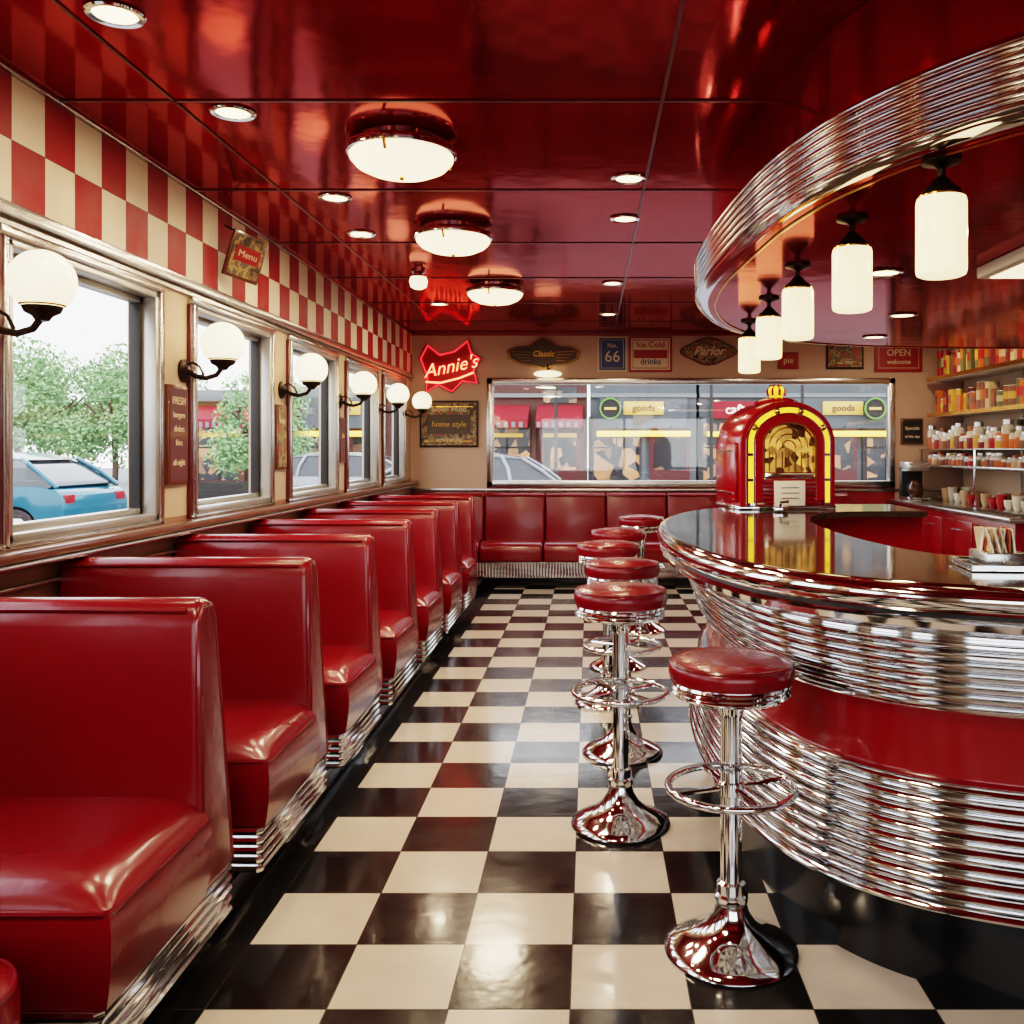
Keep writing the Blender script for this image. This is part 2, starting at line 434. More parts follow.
# ------------------------------------------------------------------ counter
def catmull(P, sub=10):
    out = []
    n = len(P)
    for i in range(n-1):
        p0, p1, p2, p3 = P[max(i-1, 0)], P[i], P[i+1], P[min(i+2, n-1)]
        for j in range(sub):
            t = j/sub
            out.append(tuple(0.5*((2*p1[k]) + (-p0[k]+p2[k])*t + (2*p0[k]-5*p1[k]+4*p2[k]-p3[k])*t*t + (-p0[k]+3*p1[k]-3*p2[k]+p3[k])*t**3) for k in (0, 1)))
    out.append(P[-1])
    for _ in range(12):
        o2 = list(out)
        for i in range(1, len(out)-1): o2[i] = tuple((out[i-1][k]+2*out[i][k]+out[i+1][k])/4 for k in (0, 1))
        out = o2
    return out
def normals(P):
    N = []
    for i in range(len(P)):
        a, c = P[max(i-1, 0)], P[min(i+1, len(P)-1)]
        d = Vector((c[0]-a[0], c[1]-a[1])).normalized(); N.append((d.y, -d.x))
    return N
cpts = [(2.7, 2.03), (2.0, 2.03), (1.45, 2.04), (1.02, 2.12), (.70, 2.28), (.47, 2.54), (.34, 2.92), (.285, 3.4), (.285, 3.9), (.33, 4.35), (.46, 4.8), (.70, 5.2), (1.04, 5.45), (1.4, 5.53), (1.78, 5.53)]
CP = catmull(cpts, 9); CN = normals(CP)
b = B()
prof = [(0.68, 1.05, stone), (0.68, 1.08, stone), (0.035, 1.08, chrome)]
for a in range(0, 9):
    t = math.radians(100 - a*22); prof.append((0.035-0.038*math.cos(t), 1.043+0.037*math.sin(t), chrome))
prof += [(0.03, 1.002, blackm), (0.026, 0.998, chrome), (0.010, 0.988, chrome), (0.016, 0.972, chrome), (0.035, 0.962, chrome), (0.06, 0.950, chrome), (0.12, 0.94, chrome)]
prof += [(o, z, chrome) for o, z in rib_profile(0.125, 0.93, 0.20, 0.725, 7, 0.024)]
prof += [(0.215, 0.725, enamel), (0.215, 0.555, chrome)]
prof += [(o, z, chrome) for o, z in rib_profile(0.205, 0.555, 0.160, 0.225, 9, 0.026)]
prof += [(0.18, 0.22, blackm), (0.235, 0.22, kick), (0.235, 0.0, blackm), (0.60, 0.0, enamel), (0.60, 1.05, stone)]
b.sweep(CP, CN, prof, chrome)
b.done('diner_counter')

# ------------------------------------------------------------------ soffit
spts = [(3.99, 1.45), (2.8, 1.45), (2.0, 1.52), (1.4, 1.76), (1.0, 2.09), (.73, 2.52), (.59, 3.05), (.545, 3.65), (.525, 4.3), (.575, 4.95), (.775, 5.72), (1.17, 6.36), (1.8, 6.78), (2.8, 6.98), (3.99, 6.98)]
SP = catmull(spts, 9); SN = normals(SP)
HS = 2.157
b = B()
prof = [(0.05, HS, chrome), (0.02, HS, chrome), (0.0, HS+.012, chrome)]
prof += [(o, z, chrome) for o, z in rib_profile(0.0, HS+.015, 0.0, HS+.19, 6, 0.019)]
prof += [(0.0, HS+.19, chrome), (0.02, HS+.205, chrome), (0.07, HS+.205, ceil_red), (0.07, H-0.002, ceil_red)]
b.sweep(SP, SN, prof, chrome, closedprof=False)
t = bmesh.new()
vs = [t.verts.new((p[0]+q[0]*0.05, p[1]+q[1]*0.05, HS)) for p, q in zip(SP, SN)]
f = t.faces.new(vs)
bmesh.ops.triangulate(t, faces=[f]); b.merge(t, ceil_red)
b.tube([(p[0]+q[0]*0.09, p[1]+q[1]*0.09, HS-0.002) for p, q in zip(SP, SN)], 0.005, gold, 6)
b.done('ceiling_soffit', recenter=True)

# ------------------------------------------------------------------ stools
def stool():
    b = B()
    b.lathe([(0.0, 0.0), (0.183, 0.0), (0.187, 0.006), (0.183, 0.014), (0.165, 0.026), (0.13, 0.042), (0.095, 0.060), (0.068, 0.085), (0.050, 0.115), (0.043, 0.14), (0.047, 0.147), (0.047, 0.165), (0.040, 0.172),
             (0.040, 0.20), (0.030, 0.206), (0.030, 0.45), (0.038, 0.455), (0.038, 0.49), (0.030, 0.495), (0.030, 0.68), (0.036, 0.70), (0.04, 0.715), (0.12, 0.735), (0.150, 0.740),
             (0.160, 0.744), (0.165, 0.752), (0.160, 0.758), (0.165, 0.764), (0.160, 0.770), (0.165, 0.777), (0.162, 0.784, vinyl),
             (0.170, 0.788), (0.175, 0.806), (0.174, 0.826), (0.168, 0.838), (0.160, 0.842), (0.12, 0.852), (0.06, 0.858), (0, 0.86)], chrome, seg=48)
    b.tube([(0.167*math.cos(a*math.pi/24), 0.167*math.sin(a*math.pi/24), 0.838) for a in range(48)], 0.006, vinyl_dk, 6, closed=True)
    b.tube([(0.175*math.cos(a*math.pi/24), 0.175*math.sin(a*math.pi/24), 0.475) for a in range(48)], 0.0115, chrome, 10, closed=True)
    for k in range(4):
        a = math.radians(20+90*k); b.tube([(0.03*math.cos(a), 0.03*math.sin(a), 0.475), (0.17*math.cos(a), 0.17*math.sin(a), 0.475)], 0.008, chrome, 8)
    return b
st = stool().done('bar_stool', loc=(0.395, 2.60, 0), recenter=False); st.scale = (1, 1, .965)
for i, p in enumerate([(0.115, 3.48), (0.15, 4.3), (0.10, 5.15), (0.18, 6.0), (0.40, 7.2)]):
    o = inst(st, 'bar_stool', (*p, 0), rotz=0.4*i+0.3); o.scale = (1, 1, 1.045)

# ------------------------------------------------------------------ jukebox
def arch(w, zs, zt, n=20):
    pts = []
    for i in range(n+1):
        a = math.pi*i/n; pts.append((w*math.cos(a), zs+(zt-zs)*math.sin(a)))
    return pts
jdisp = patchy_emit('jukebox_display', (.10, .05, .02), (1.0, .5, .12), 22, .3, 1.0, .9, .25)
b = B()
body = [(0.265, 0.0)] + arch(0.265, 0.36, 0.585) + [(-0.265, 0.0)]
b.prism(body, -0.20, 0.22, enamel, 'y', 0.012, 2)
def ring(wo, wi, zs, to, ti, z0, y0, y1, mat):
    o = [(wo, z0)] + arch(wo, zs, to) + [(-wo, z0)]; i_ = [(wi, z0)] + arch(wi, zs, ti) + [(-wi, z0)]
    b.prism(o + i_[::-1], y0, y1, mat, 'y')
ring(0.262, 0.236, 0.36, 0.58, 0.556, 0.02, -0.215, -0.19, enamel)
ring(0.236, 0.228, 0.36, 0.556, 0.548, 0.02, -0.228, -0.19, chrome)
ring(0.228, 0.200, 0.36, 0.548, 0.520, 0.30, -0.224, -0.19, amber)
for k in (3, 8, 12, 17):
    a = math.pi*k/20; cx_, cz_ = .214*math.cos(a), .36+.174*math.sin(a)
    b.sphere((cx_, -.222, cz_), .020, gold, (1, .5, 1), 12)
ring(0.200, 0.192, 0.36, 0.520, 0.512, 0.02, -0.232, -0.19, chrome)
ring(0.192, 0.150, 0.36, 0.512, 0.47, 0.05, -0.235, -0.19, enamel)
ring(0.150, 0.140, 0.36, 0.47, 0.458, 0.17, -0.24, -0.19, gold)
b.prism([(0.14, 0.20)] + arch(0.14, 0.34, 0.455) + [(-0.14, 0.20)], -0.210, -0.19, jdisp, 'y')
for r_ in (.11, .075, .04): b.tube([(r_*math.cos(math.pi*k/12), -.214, .33+r_*math.sin(math.pi*k/12)) for k in range(13)], .004, gold, 6)
for k in range(-3, 4): b.box(k*0.036-0.003, k*0.036+0.003, -0.222, -0.208, 0.205, 0.31, gold)
for sx in (-1, 1):
    b.box(sx*0.214-0.016, sx*0.214+0.016, -0.225, -0.19, 0.03, 0.30, amber, 0.006)
    for zz in (.03, .16, .295): b.box(sx*0.214-0.022, sx*0.214+0.022, -0.230, -0.19, zz-.008, zz+.008, chrome)
b.box(-0.19, 0.19, -0.232, -0.19, 0.165, 0.195, chrome, 0.005)
b.box(-0.19, 0.19, -0.225, -0.19, 0.02, 0.165, enamel, 0.004)
for k in range(6): b.box(-0.18, 0.18, -0.230, -0.2, 0.03+k*.022, 0.038+k*.022, chrome)
b.box(-0.085, 0.085, -0.240, -0.2, 0.022, 0.155, paper, 0.002)
for k in range(3): b.box(-0.05, 0.05, -0.2415, -0.238, 0.06+k*0.028, 0.064+k*0.028, blackm)
b.lathe([(0.12, 0.0), (0.125, 0.010), (0.11, 0.025), (0.08, 0.038), (0.05, 0.045)], enamel, mx=T(0, -0.03, 0.566), seg=32)
b.lathe([(0.03, 0), (0.035, 0.010), (0.047, 0.022), (0.05, 0.038), (0.045, 0.052), (0.03, 0.062), (0, 0.068)], amber, mx=T(0, -0.03, 0.611), seg=24)
for k in range(8):
    a = k*math.pi/4; b.tube([(0.048*math.cos(a), -.03+.048*math.sin(a), .62), (0.052*math.cos(a), -.03+.052*math.sin(a), .648), (.02*math.cos(a), -.03+.02*math.sin(a), .678)], .008, enamel, 5)
b.box(-0.272, 0.272, -0.21, 0.225, 0.0, 0.02, chrome, 0.004)
b.box(-0.282, -0.262, -0.16, 0.19, 0.05, 0.36, enamel, 0.006); b.box(-0.288, -0.28, -0.14, 0.17, 0.08, 0.09, chrome); b.box(-0.288, -0.28, -0.14, 0.17, 0.31, 0.32, chrome)
b.done('jukebox', loc=(1.03, 5.19, 1.0805), recenter=False, rotz=math.radians(9))

# ------------------------------------------------------------------ lamps
def sconce():
    b = B()
    b.lathe([(0, 0), (0.055, 0), (0.055, 0.012), (0.04, 0.02), (0.02, 0.03), (0, 0.032)], bronze, mx=T(0, 0, -0.13) @ Matrix.Rotation(math.radians(90), 4, 'Y'))
    b.tube([(0.02, 0, -0.13), (0.06, 0, -0.155), (0.11, 0, -0.165), (0.16, 0, -0.15), (0.187, 0, -0.115), (0.19, 0, -0.09)], 0.012, bronze, 8)
    b.tube([(0.02, 0, -0.10), (0.05, 0, -0.09), (0.08, 0, -0.11), (0.10, 0, -0.15)], 0.006, bronze, 6)
    b.lathe([(0.0, -0.13), (0.02, -0.125), (0.03, -0.11), (0.052, -0.098), (0.06, -0.08), (0.054, -0.075)], bronze, mx=T(0.19, 0, 0))
    b.lathe([(0.064, -.078), (.068, -.074), (.064, -.068), (.058, -.072)], gold, mx=T(0.19, 0, 0))
    b.sphere((0.19, 0, 0), 0.10, globe, seg=32)
    return b
sc = sconce().done('wall_sconce', loc=(XL+.001, 2.95, 1.935), recenter=False)
for y in (1.45, 4.40, 5.80, 7.14, 8.42, 9.62): inst(sc, 'wall_sconce', (XL+.001, y, 1.905))

def pendant():
    b = B()
    b.lathe([(0, 0.0), (0.05, 0.0), (0.05, -0.010), (0.02, -0.018), (0.010, -0.026), (0.010, -0.045), (0.022, -0.055), (0.034, -0.070), (0.048, -0.080), (0.054, -0.093), (0.050, -0.100)], bronze, seg=28)
    b.lathe([(0, -0.095, pend), (0.050, -0.095), (0.061, -0.102), (0.064, -0.115), (0.064, -0.290), (0.061, -0.301), (0.05, -0.306), (0, -0.307)], pend, seg=32)
    b.lathe([(0.060, -0.096), (0.060, -0.104), (0.05, -0.104), (0.05, -0.096)], gold, seg=28)
    return b
pl = pendant().done('pendant_lamp', loc=(0.915, 2.42, HS), recenter=False)
for x, y in ((0.855, 3.03), (0.85, 3.80), (0.89, 4.62), (0.935, 5.45)): inst(pl, 'pendant_lamp', (x, y, HS))

def dome():
    b = B()
    b.lathe([(0, 0), (0.17, 0), (0.17, -0.010), (0.20, -0.018), (0.222, -0.028), (0.226, -0.040), (0.222, -0.056), (0.212, -0.060)], chrome, seg=40)
    b.lathe([(0.0, -0.045), (0.212, -0.050), (0.208, -0.075), (0.18, -0.105), (0.13, -0.128), (0.07, -0.140), (0, -0.143)], domeg, seg=40)
    b.sphere((0, 0, -0.148), 0.010, gold, seg=12)
    for k in range(3):
        a = k*2.094+.4; b.tube([(0.224*math.cos(a), 0.224*math.sin(a), -0.045), (0.20*math.cos(a), 0.20*math.sin(a), -0.090)], 0.007, gold, 6)
    return b
dm = dome().done('dome_ceiling_light', loc=(-0.77, 3.80, H), recenter=False)
doms = [dm] + [inst(dm, 'dome_ceiling_light', (x, y, H)) for x, y in ((-0.78, 5.3), (-0.73, 7.15), (-0.77, 1.1))]
for o in doms: light('AREA', o, (0, 0, -0.165), 22, size=0.36)

def can():
    b = B()
    b.lathe([(0.055, -0.001, chrome), (0.080, -0.001), (0.083, -0.005), (0.078, -0.010), (0.062, -0.008), (0.058, -0.002)], gold, seg=28)
    b.lathe([(0, -0.003), (0.060, -0.003), (0.060, -0.0055), (0, -0.0055)], bulb, seg=28)
    return b
cn = can().done('recessed_light', loc=(-1.37, 2.68, H), recenter=False)
cans = [cn]
for x, y in ((-1.33, 3.46), (-1.27, 4.63), (-1.33, 5.4), (0.18, 4.3), (0.19, 5.05), (0.17, 7.0), (-1.3, 8.0), (0.17, 8.6), (0.18, 1.9), (2.0, 8.4), (3.2, 7.7), (3.2, 8.9), (-1.3, 1.2)):  # the pair above the storage rack is added to brighten the shelves
    cans.append(inst(cn, 'recessed_light', (x, y, H)))
for x, y in ((1.25, 3.95), (1.5, 3.0), (1.75, 5.2), (2.6, 4.2), (1.9, 6.2)): cans.append(inst(cn, 'recessed_light', (x, y, HS)))
for o in cans: light('AREA', o, (0, 0, -0.02), 9 if o.location.x > 3 else 5.5, size=0.11)
b = B(); b.lathe([(0, 0), (0.05, 0), (0.05, -0.015), (0.03, -0.03), (0.03, -0.04), (0.055, -0.05)], chrome, mx=T(-1.2, 6.5, H)); b.lathe([(0, -0.045), (0.055, -0.05), (0.065, -0.08), (0.055, -0.12), (0.03, -0.135), (0, -0.138)], globe, mx=T(-1.2, 6.5, H)); b.done('small_ceiling_lamp')
b = B(); b.box(1.60, 3.2, 3.40, 3.85, HS-0.05, HS-0.001, white, 0.008); b.box(1.64, 3.16, 3.44, 3.81, HS-0.054, HS-0.048, globe); b.done('menu_lightbox')

# ------------------------------------------------------------------ wall signs
navy = M('navy_print', (0.03, 0.06, 0.18), 0.5); redp = M('red_print', (0.30, 0.012, 0.016), 0.4); yel = M('yellow_print', (0.6, 0.36, 0.06), 0.5)
dkg = M('dark_print', (0.05, 0.038, 0.03), 0.5, var=(15, (0.10, 0.065, 0.04))); crm = M('cream_print', (0.62, 0.50, 0.34), 0.5)
pict = patchy_color('painted_picture', [(.05, .035, .025), (.16, .10, .05), (.35, .24, .10), (.10, .10, .07), (.30, .08, .04)], 14)
def sign(x0, x1, z0, z1, bg, frame, lines, sh=0.0):
    b = B(); y = YN-0.001
    b.box(x0, x1, y-.022, y, z0, z1, frame, 0.004); b.box(x0+.02, x1-.02, y-.026, y-.02, z0+.02, z1-.02, bg)
    for tx, fz, size, m in lines:
        b.text(tx, size, m, T((x0+x1)/2, y-.028, z0+(z1-z0)*fz) @ RX90, 0.003, sh, 0.001)
    return b
b = sign(-1.83, -1.2, 1.43, 1.93, pict, blackm, [('Good Food', .82, .08, crm), ('served all day', .16, .05, crm)])
b.box(-1.77, -1.26, YN-.032, YN-.026, 1.49, 1.50, gold); b.box(-1.77, -1.26, YN-.032, YN-.026, 1.86, 1.87, gold)
b.box(-1.75, -1.28, YN-.030, YN-.024, 1.57, 1.78, dkg); b.text('home style', .085, yel, T(-1.515, YN-.034, 1.675) @ RX90, .002, .2); b.done('framed_picture')
def deco(b, x0, x1, z0, z1, m1):
    y = YN-.027
    b.tube([(x0+.04, y, z0+.04), (x1-.04, y, z0+.04), (x1-.04, y, z1-.04), (x0+.04, y, z1-.04)], .005, m1, 6, closed=True)
b = sign(.08, .40, 2.24, 2.62, navy, crm, [('No.', .74, .07, crm), ('66', .42, .17, crm)]); deco(b, .08, .40, 2.24, 2.62, crm); b.done('wall_poster')
b = sign(.42, .88, 2.24, 2.62, crm, redp, [('Ice Cold', .76, .09, redp), ('drinks', .28, .09, navy)]); b.box(.47, .83, YN-.03, YN-.025, 2.385, 2.475, redp); deco(b, .42, .88, 2.24, 2.62, redp); b.done('wall_poster')
b = sign(2.54, 2.94, 2.27, 2.63, pict, blackm, [('bakery', .80, .07, yel), ('est. 1950', .18, .045, crm)]); deco(b, 2.54, 2.94, 2.27, 2.63, gold); b.done('wall_poster')
b = sign(3.06, 3.57, 2.24, 2.63, redp, redp, [('Always', .76, .08, crm), ('OPEN', .52, .10, crm), ('welcome', .27, .07, crm)]); deco(b, 3.06, 3.57, 2.24, 2.63, crm); b.done('wall_poster')
sign(3.34, 3.58, 1.46, 1.74, blackm, wood, [('Specials', .62, .05, crm), ('of the day', .3, .04, crm)]).done('wall_poster')
sign(2.02, 2.24, 2.27, 2.45, redp, redp, [('pie', .5, .09, crm)]).done('wall_poster')
y = YN-.001
b = B()
for q, (su, sv, m_, d_) in enumerate(((1, 1, wood, .02), (.92, .84, pict, .026))):
    b.prism([(1.275+.29*su*math.cos(a*math.pi/16)*(1+.08*math.cos(a*math.pi/4)), 2.46+.14*sv*math.sin(a*math.pi/16)*(1+.10*math.cos(a*math.pi/4))) for a in range(32)], y-d_, y-.001, m_, 'y')
b.text('Parlor', .13, crm, T(1.275, y-.03, 2.46) @ RX90, .003, .35, .003); b.done('oval_wall_sign')
b = B()
wing = [(-.40, .05), (-.30, .09), (-.16, .10), (-.08, .16), (0, .19), (.08, .16), (.16, .10), (.30, .09), (.40, .05), (.38, -.04), (.26, -.10), (.12, -.12), (0, -.16), (-.12, -.12), (-.26, -.10), (-.38, -.04)]
oldbr = M('aged_brass', (.35, .2, .08), .4, metal=.8)
b.prism([(-.5+u, 2.42+v) for u, v in wing], y-.03, y, oldbr, 'y', .004); b.prism([(-.5+u*.92, 2.42+v*.86) for u, v in wing], y-.036, y-.028, dkg, 'y')
for sx in (-1, 1):
    for k in range(4): b.tube([(-.5+sx*.14, y-.04, 2.45-.03*k), (-.5+sx*(.34-.03*k), y-.04, 2.46-.035*k)], .006, oldbr, 6)
b.text('Classic', .085, yel, T(-.5, y-.038, 2.43) @ RX90, .004, .2, .002); b.done('winged_wall_sign')
b = B(); b.lathe([(0, 0), (.035, 0), (.035, .012), (0, .014)], bronze, mx=T(-.45, y, 2.30) @ RX90); b.tube([(-.45, y-.01, 2.30), (-.45, y-.08, 2.31), (-.45, y-.11, 2.28), (-.45, y-.11, 2.25)], .008, bronze)
b.sphere((-.45, y-.11, 2.21), .075, globe, (2.0, .8, .5)); b.done('picture_lamp')
b = B()
bd = [(-.34, .12), (-.26, .27), (-.12, .16), (.05, .20), (.20, .32), (.24, .18), (.34, .12), (.27, -.02), (.31, -.16), (.14, -.14), (.02, -.26), (-.14, -.18), (-.28, -.27), (-.26, -.10)]
b.prism([(-1.5+u, 2.27+v) for u, v in bd], y-.03, y, redp, 'y', 0.005)
b.text("Annie's", .20, neonw, T(-1.5, y-.05, 2.29) @ RX90 @ Matrix.Rotation(math.radians(12), 4, 'Z'), .006, .4, -.001)
b.tube([(-1.76, y-.045, 2.13), (-1.6, y-.045, 2.12), (-1.4, y-.045, 2.17), (-1.25, y-.045, 2.23)], .010, neonw, 8)
b.tube([(-1.5+u*.93, y-.034, 2.27+v*.93) for u, v in bd], .008, neon, 6, closed=True)
for u, v in ((-1.7, 2.2), (-1.3, 2.35)): b.tube([(u, y-.05, v), (u, y-.02, v)], .006, blackm, 6)
b.done('neon_sign')
RW = Matrix.Rotation(math.radians(90), 4, 'Z') @ RX90
def wsign(y0, y1, z0, z1, bg, frame, lines, name='wall_poster'):
    b = B(); b.box(XL+.001, XL+.018, y0, y1, z0, z1, frame, .003); b.box(XL+.016, XL+.021, y0+.015, y1-.015, z0+.015, z1-.015, bg)
    for tx, fz, size, m in lines: b.text(tx, size, m, T(XL+.022, (y0+y1)/2, z0+(z1-z0)*fz) @ RW, .002)
    b.done(name)
wsign(4.21, 4.42, 1.24, 1.70, maroon, wood, [('FRESH', .84, .05, crm), ('burgers', .70, .04, crm), ('shakes', .56, .04, crm), ('fries', .42, .04, crm), ('all night', .22, .04, crm)])
wsign(5.68, 5.86, 1.28, 1.68, pict, wood, [('cola', .75, .06, crm)])
wsign(7.10, 7.27, 1.30, 1.65, maroon, wood, [('pies', .6, .05, crm)])
b = B(); mx = T(XL+.13, 4.85, 2.405) @ Matrix.Rotation(math.radians(-38), 4, 'Z') @ Matrix.Rotation(math.radians(12), 4, 'Y') @ Matrix.Rotation(math.radians(-10), 4, 'X')
b.box(-.012, .012, -.10, .10, -.12, .12, wood, .003, mx=mx); b.box(.010, .016, -.088, .088, -.105, .105, pict, mx=mx)
b.box(.014, .019, -.07, .07, -.03, .05, redp, mx=mx); b.text('Menu', .05, crm, mx @ T(.02, 0, .01) @ RW, .002)
b.tube([(XL+.013, 4.88, 2.58), (XL+.10, 4.86, 2.53), (XL+.13, 4.85, 2.50)], .005, blackm); b.tube([(XL+.013, 4.88, 2.40), (XL+.12, 4.86, 2.40)], .006, blackm); b.done('hanging_card_sign')

# ------------------------------------------------------------------ right wall shelves, back counter
b = B()
b.box(3.22, 3.985, 7.1, 9.97, 0.0, .08, black); b.box(3.25, 3.985, 7.1, 9.97, .08, .84, enamel, .004); b.box(3.18, 3.985, 7.05, 9.97, .84, .88, chrome_s, .008)
for k in range(4): b.box(3.238, 3.25, 7.2+k*.68, 7.82+k*.68, .14, .78, enamel, .004); b.tube([(3.225, 7.4+k*.68, .7), (3.225, 7.6+k*.68, .7)], .008, chrome)
b.done('service_counter')
b = B()
for z in (2.16, 1.78):
    b.box(3.6, 3.97, 7.1, 9.9, z-.03, z, white, .004); b.box(3.592, 3.6, 7.1, 9.9, z-.034, z+.004, gold)
b.box(3.5, 3.97, 7.1, 9.9, 1.225, 1.25, chrome_s, .004); b.box(3.5, 3.97, 7.1, 9.9, 1.40, 1.412, chrome_s, .003)
b.box(3.968, 3.99, 7.08, 9.92, .90, 2.15, cream)
for yy in (7.12, 8.5, 9.86):
    b.box(3.95, 3.97, yy-.02, yy+.02, .90, 2.3, chrome_s); b.tube([(3.52, yy, .90), (3.52, yy, 1.41)], .01, chrome)
b.done('storage_rack')
cols = [M('can_red', (.4, .012, .015), .35), M('can_orange', (.55, .13, .02), .35), M('can_cream', (.55, .40, .24), .4), M('can_brown', (.2, .08, .04), .4), M('can_yellow', (.55, .32, .05), .35), M('can_red_dark', (.2, .01, .012), .4), M('can_rust', (.38, .09, .03), .4), M('can_olive', (.12, .12, .05), .4)]
def can_row(name, z, xs_, y0, y1, hmin, hmax, kind, pj=.45):
    b = B()
    for x in xs_:
        yy = y0
        while yy < y1:
            r = random.uniform(.035, .06); h = random.uniform(hmin, hmax); yy += r+.006
            m = random.choice(cols); m2 = random.choice(cols); k_ = random.random()
            if kind == 'can':
                if k_ < .3: b.box(x-r, x+r, yy-r*.8, yy+r*.8, z, z+h*1.05, m, .003); b.box(x-r-.002, x+r, yy-r*.6, yy+r*.6, z+h*.4, z+h*.8, m2)
                else: b.lathe([(0, 0, chrome_s), (r, 0), (r, .006, m), (r, h*.35, m2), (r, h*.7, m), (r, h-.006, chrome_s), (r, h), (r*.93, h), (r*.9, h-.004), (0, h-.004)], m, T(x, yy, z), 14)
            else: b.lathe([(0, 0), (r*.95, 0, m), (r, .01), (r, h*.5, jarglass), (r, h*.72), (r*.75, h*.82, chrome_s if k_ < .5 else m2), (r*.8, h*.83), (r*.8, h), (0, h)], jarglass if random.random() < pj else m, T(x, yy, z), 14)
            yy += r+.006
    b.done(name)
can_row('tin_cans', 2.161, (3.68, 3.82), 7.15, 9.75, .16, .34, 'can')
can_row('tin_cans', 1.781, (3.68, 3.84), 7.15, 9.75, .12, .26, 'can')
can_row('storage_jars', 1.413, (3.60, 3.76), 7.15, 9.75, .12, .26, 'jar')
can_row('storage_jars', 1.251, (3.60, 3.76), 7.15, 9.75, .08, .13, 'jar')
b = B()
for x in (3.66, 3.8):
    for k in range(15):
        yy = 7.3+k*.16; h = random.uniform(.08, .15)
        b.lathe([(0, 0), (.03, 0), (.045, h*.4), (.05, h), (.046, h), (.04, h*.4), (0, .01)], random.choice([white, jarglass, cols[0], cols[2], cols[3], cols[4]]), T(x, yy, .881), 14)
b.done('stacked_cups')
b = B(); b.box(3.24, 3.46, 9.45, 9.75, .881, .92, chrome, .008); b.box(3.24, 3.46, 9.66, 9.75, .92, 1.22, blackm, .01); b.box(3.24, 3.46, 9.45, 9.75, 1.18, 1.28, chrome_s, .012)
b.lathe([(0, 0), (.06, 0), (.075, .03), (.07, .1), (.045, .15), (.05, .17), (0, .17)], M('coffee', (.06, .025, .01), .08), T(3.35, 9.555, .925)); b.tube([(3.28, 9.53, .96), (3.25, 9.5, .99), (3.25, 9.5, 1.04), (3.29, 9.53, 1.07)], .008, blackm); b.done('coffee_maker')

# ------------------------------------------------------------------ things on the counter
b = B(); z = 1.081; mx = T(1.20, 2.52, z) @ Matrix.Rotation(math.radians(-6), 4, 'Z')
b.box(-.19, .19, -.11, .11, 0, .006, chrome, .002, mx=mx)
for q in ((-.19, -.184, -.11, .11), (.184, .19, -.11, .11), (-.19, .19, -.11, -.104), (-.19, .19, .104, .11)): b.box(q[0], q[1], q[2], q[3], .004, .016, chrome, mx=mx)
b.done('serving_tray')
b = B()
b.box(1.055, 1.165, 2.47, 2.59, z+.008, z+.045, chrome_s, .004)
for k in range(18):
    mm = T(1.11+random.uniform(-.04, .04), 2.53+random.uniform(-.045, .045), z+.072) @ Matrix.Rotation(random.uniform(-.5, .5), 4, 'Z') @ Matrix.Rotation(random.uniform(-.3, .3), 4, 'Y')
    b.box(-.002, .002, -.024, .024, -.055, .035, random.choice([paper, crm, cols[2], cols[6]]), mx=mm)
b.done('sugar_packets')
b = B(); mx = T(1.28, 2.53, z+.007) @ Matrix.Rotation(math.radians(-6), 4, 'Z')
b.box(-.055, .055, -.06, .06, 0, .012, chrome, .003, mx=mx); b.box(-.055, .055, -.06, -.054, 0, .05, chrome, .002, mx=mx); b.box(-.055, .055, .054, .06, 0, .10, chrome, .002, mx=mx)
for k in range(9): b.box(-.048+k*.0108, -.042+k*.0108, -.05, .05, .012, .10, paper, mx=mx)
for k in range(4): b.tube([(-.055, -.058, .02+k*.02), (.055, -.058, .02+k*.02)], .003, chrome, 6, mx=mx)
b.done('napkin_holder')
b = B(); mx = T(.98, 4.78, z); b.box(-.035, .035, -.03, .03, 0, .03, chrome, .006, mx=mx); b.tube([(0, 0, .03), (0, -.01, .05), (.04, -.02, .055)], .008, chrome, mx=mx); b.done('table_bell')

# ------------------------------------------------------------------ outside
GZ = -0.15; FYB = 28.0
asph = M('asphalt', (.16, .16, .165), .9, var=(2, (.22, .22, .22))); conc = M('concrete', (.34, .34, .33), .9, var=(3, (.26, .26, .25)))
b = B(); b.box(-60, 60, -40, 80, GZ-.2, GZ, asph); b.done('street_ground', smooth=False)
b = B(); b.box(-11.5, 30, 25.6, 26.9, GZ, GZ+.12, conc); b.box(-4.5, -2.1, -10, 14, GZ, GZ+.12, conc); b.box(-2.06, 12, 10.2, 13, GZ, GZ+.12, conc); b.done('pavement', smooth=False)
stone_b = M('building_stone', (.13, .145, .15), .8, var=(1.5, (.08, .09, .10))); brick = M('building_brick', (.12, .05, .04), .85, var=(4, (.08, .035, .03))); pale = M('building_pale', (.20, .21, .205), .8)
shopg = patchy_emit('shop_window', (.025, .03, .035), (1.0, .48, .20), 3.2, .55, 1.0, .9)
shopl = M('lit_yellow_strip', (1, .7, .1), .4, emit=(1.0, .50, .06), estr=1.9)
awn = M('awning_red', (.28, .012, .02), .7); grn = M('lit_green', (.05, .12, .05), .4, emit=(.5, .9, .1), estr=.35); wht = M('lit_white_sign', (.9, .9, .9), .4, emit=(1, .8, .65), estr=1.2)
goldl = M('lit_gold_sign', (.5, .3, .08), .4, emit=(1, .6, .15), estr=.5)
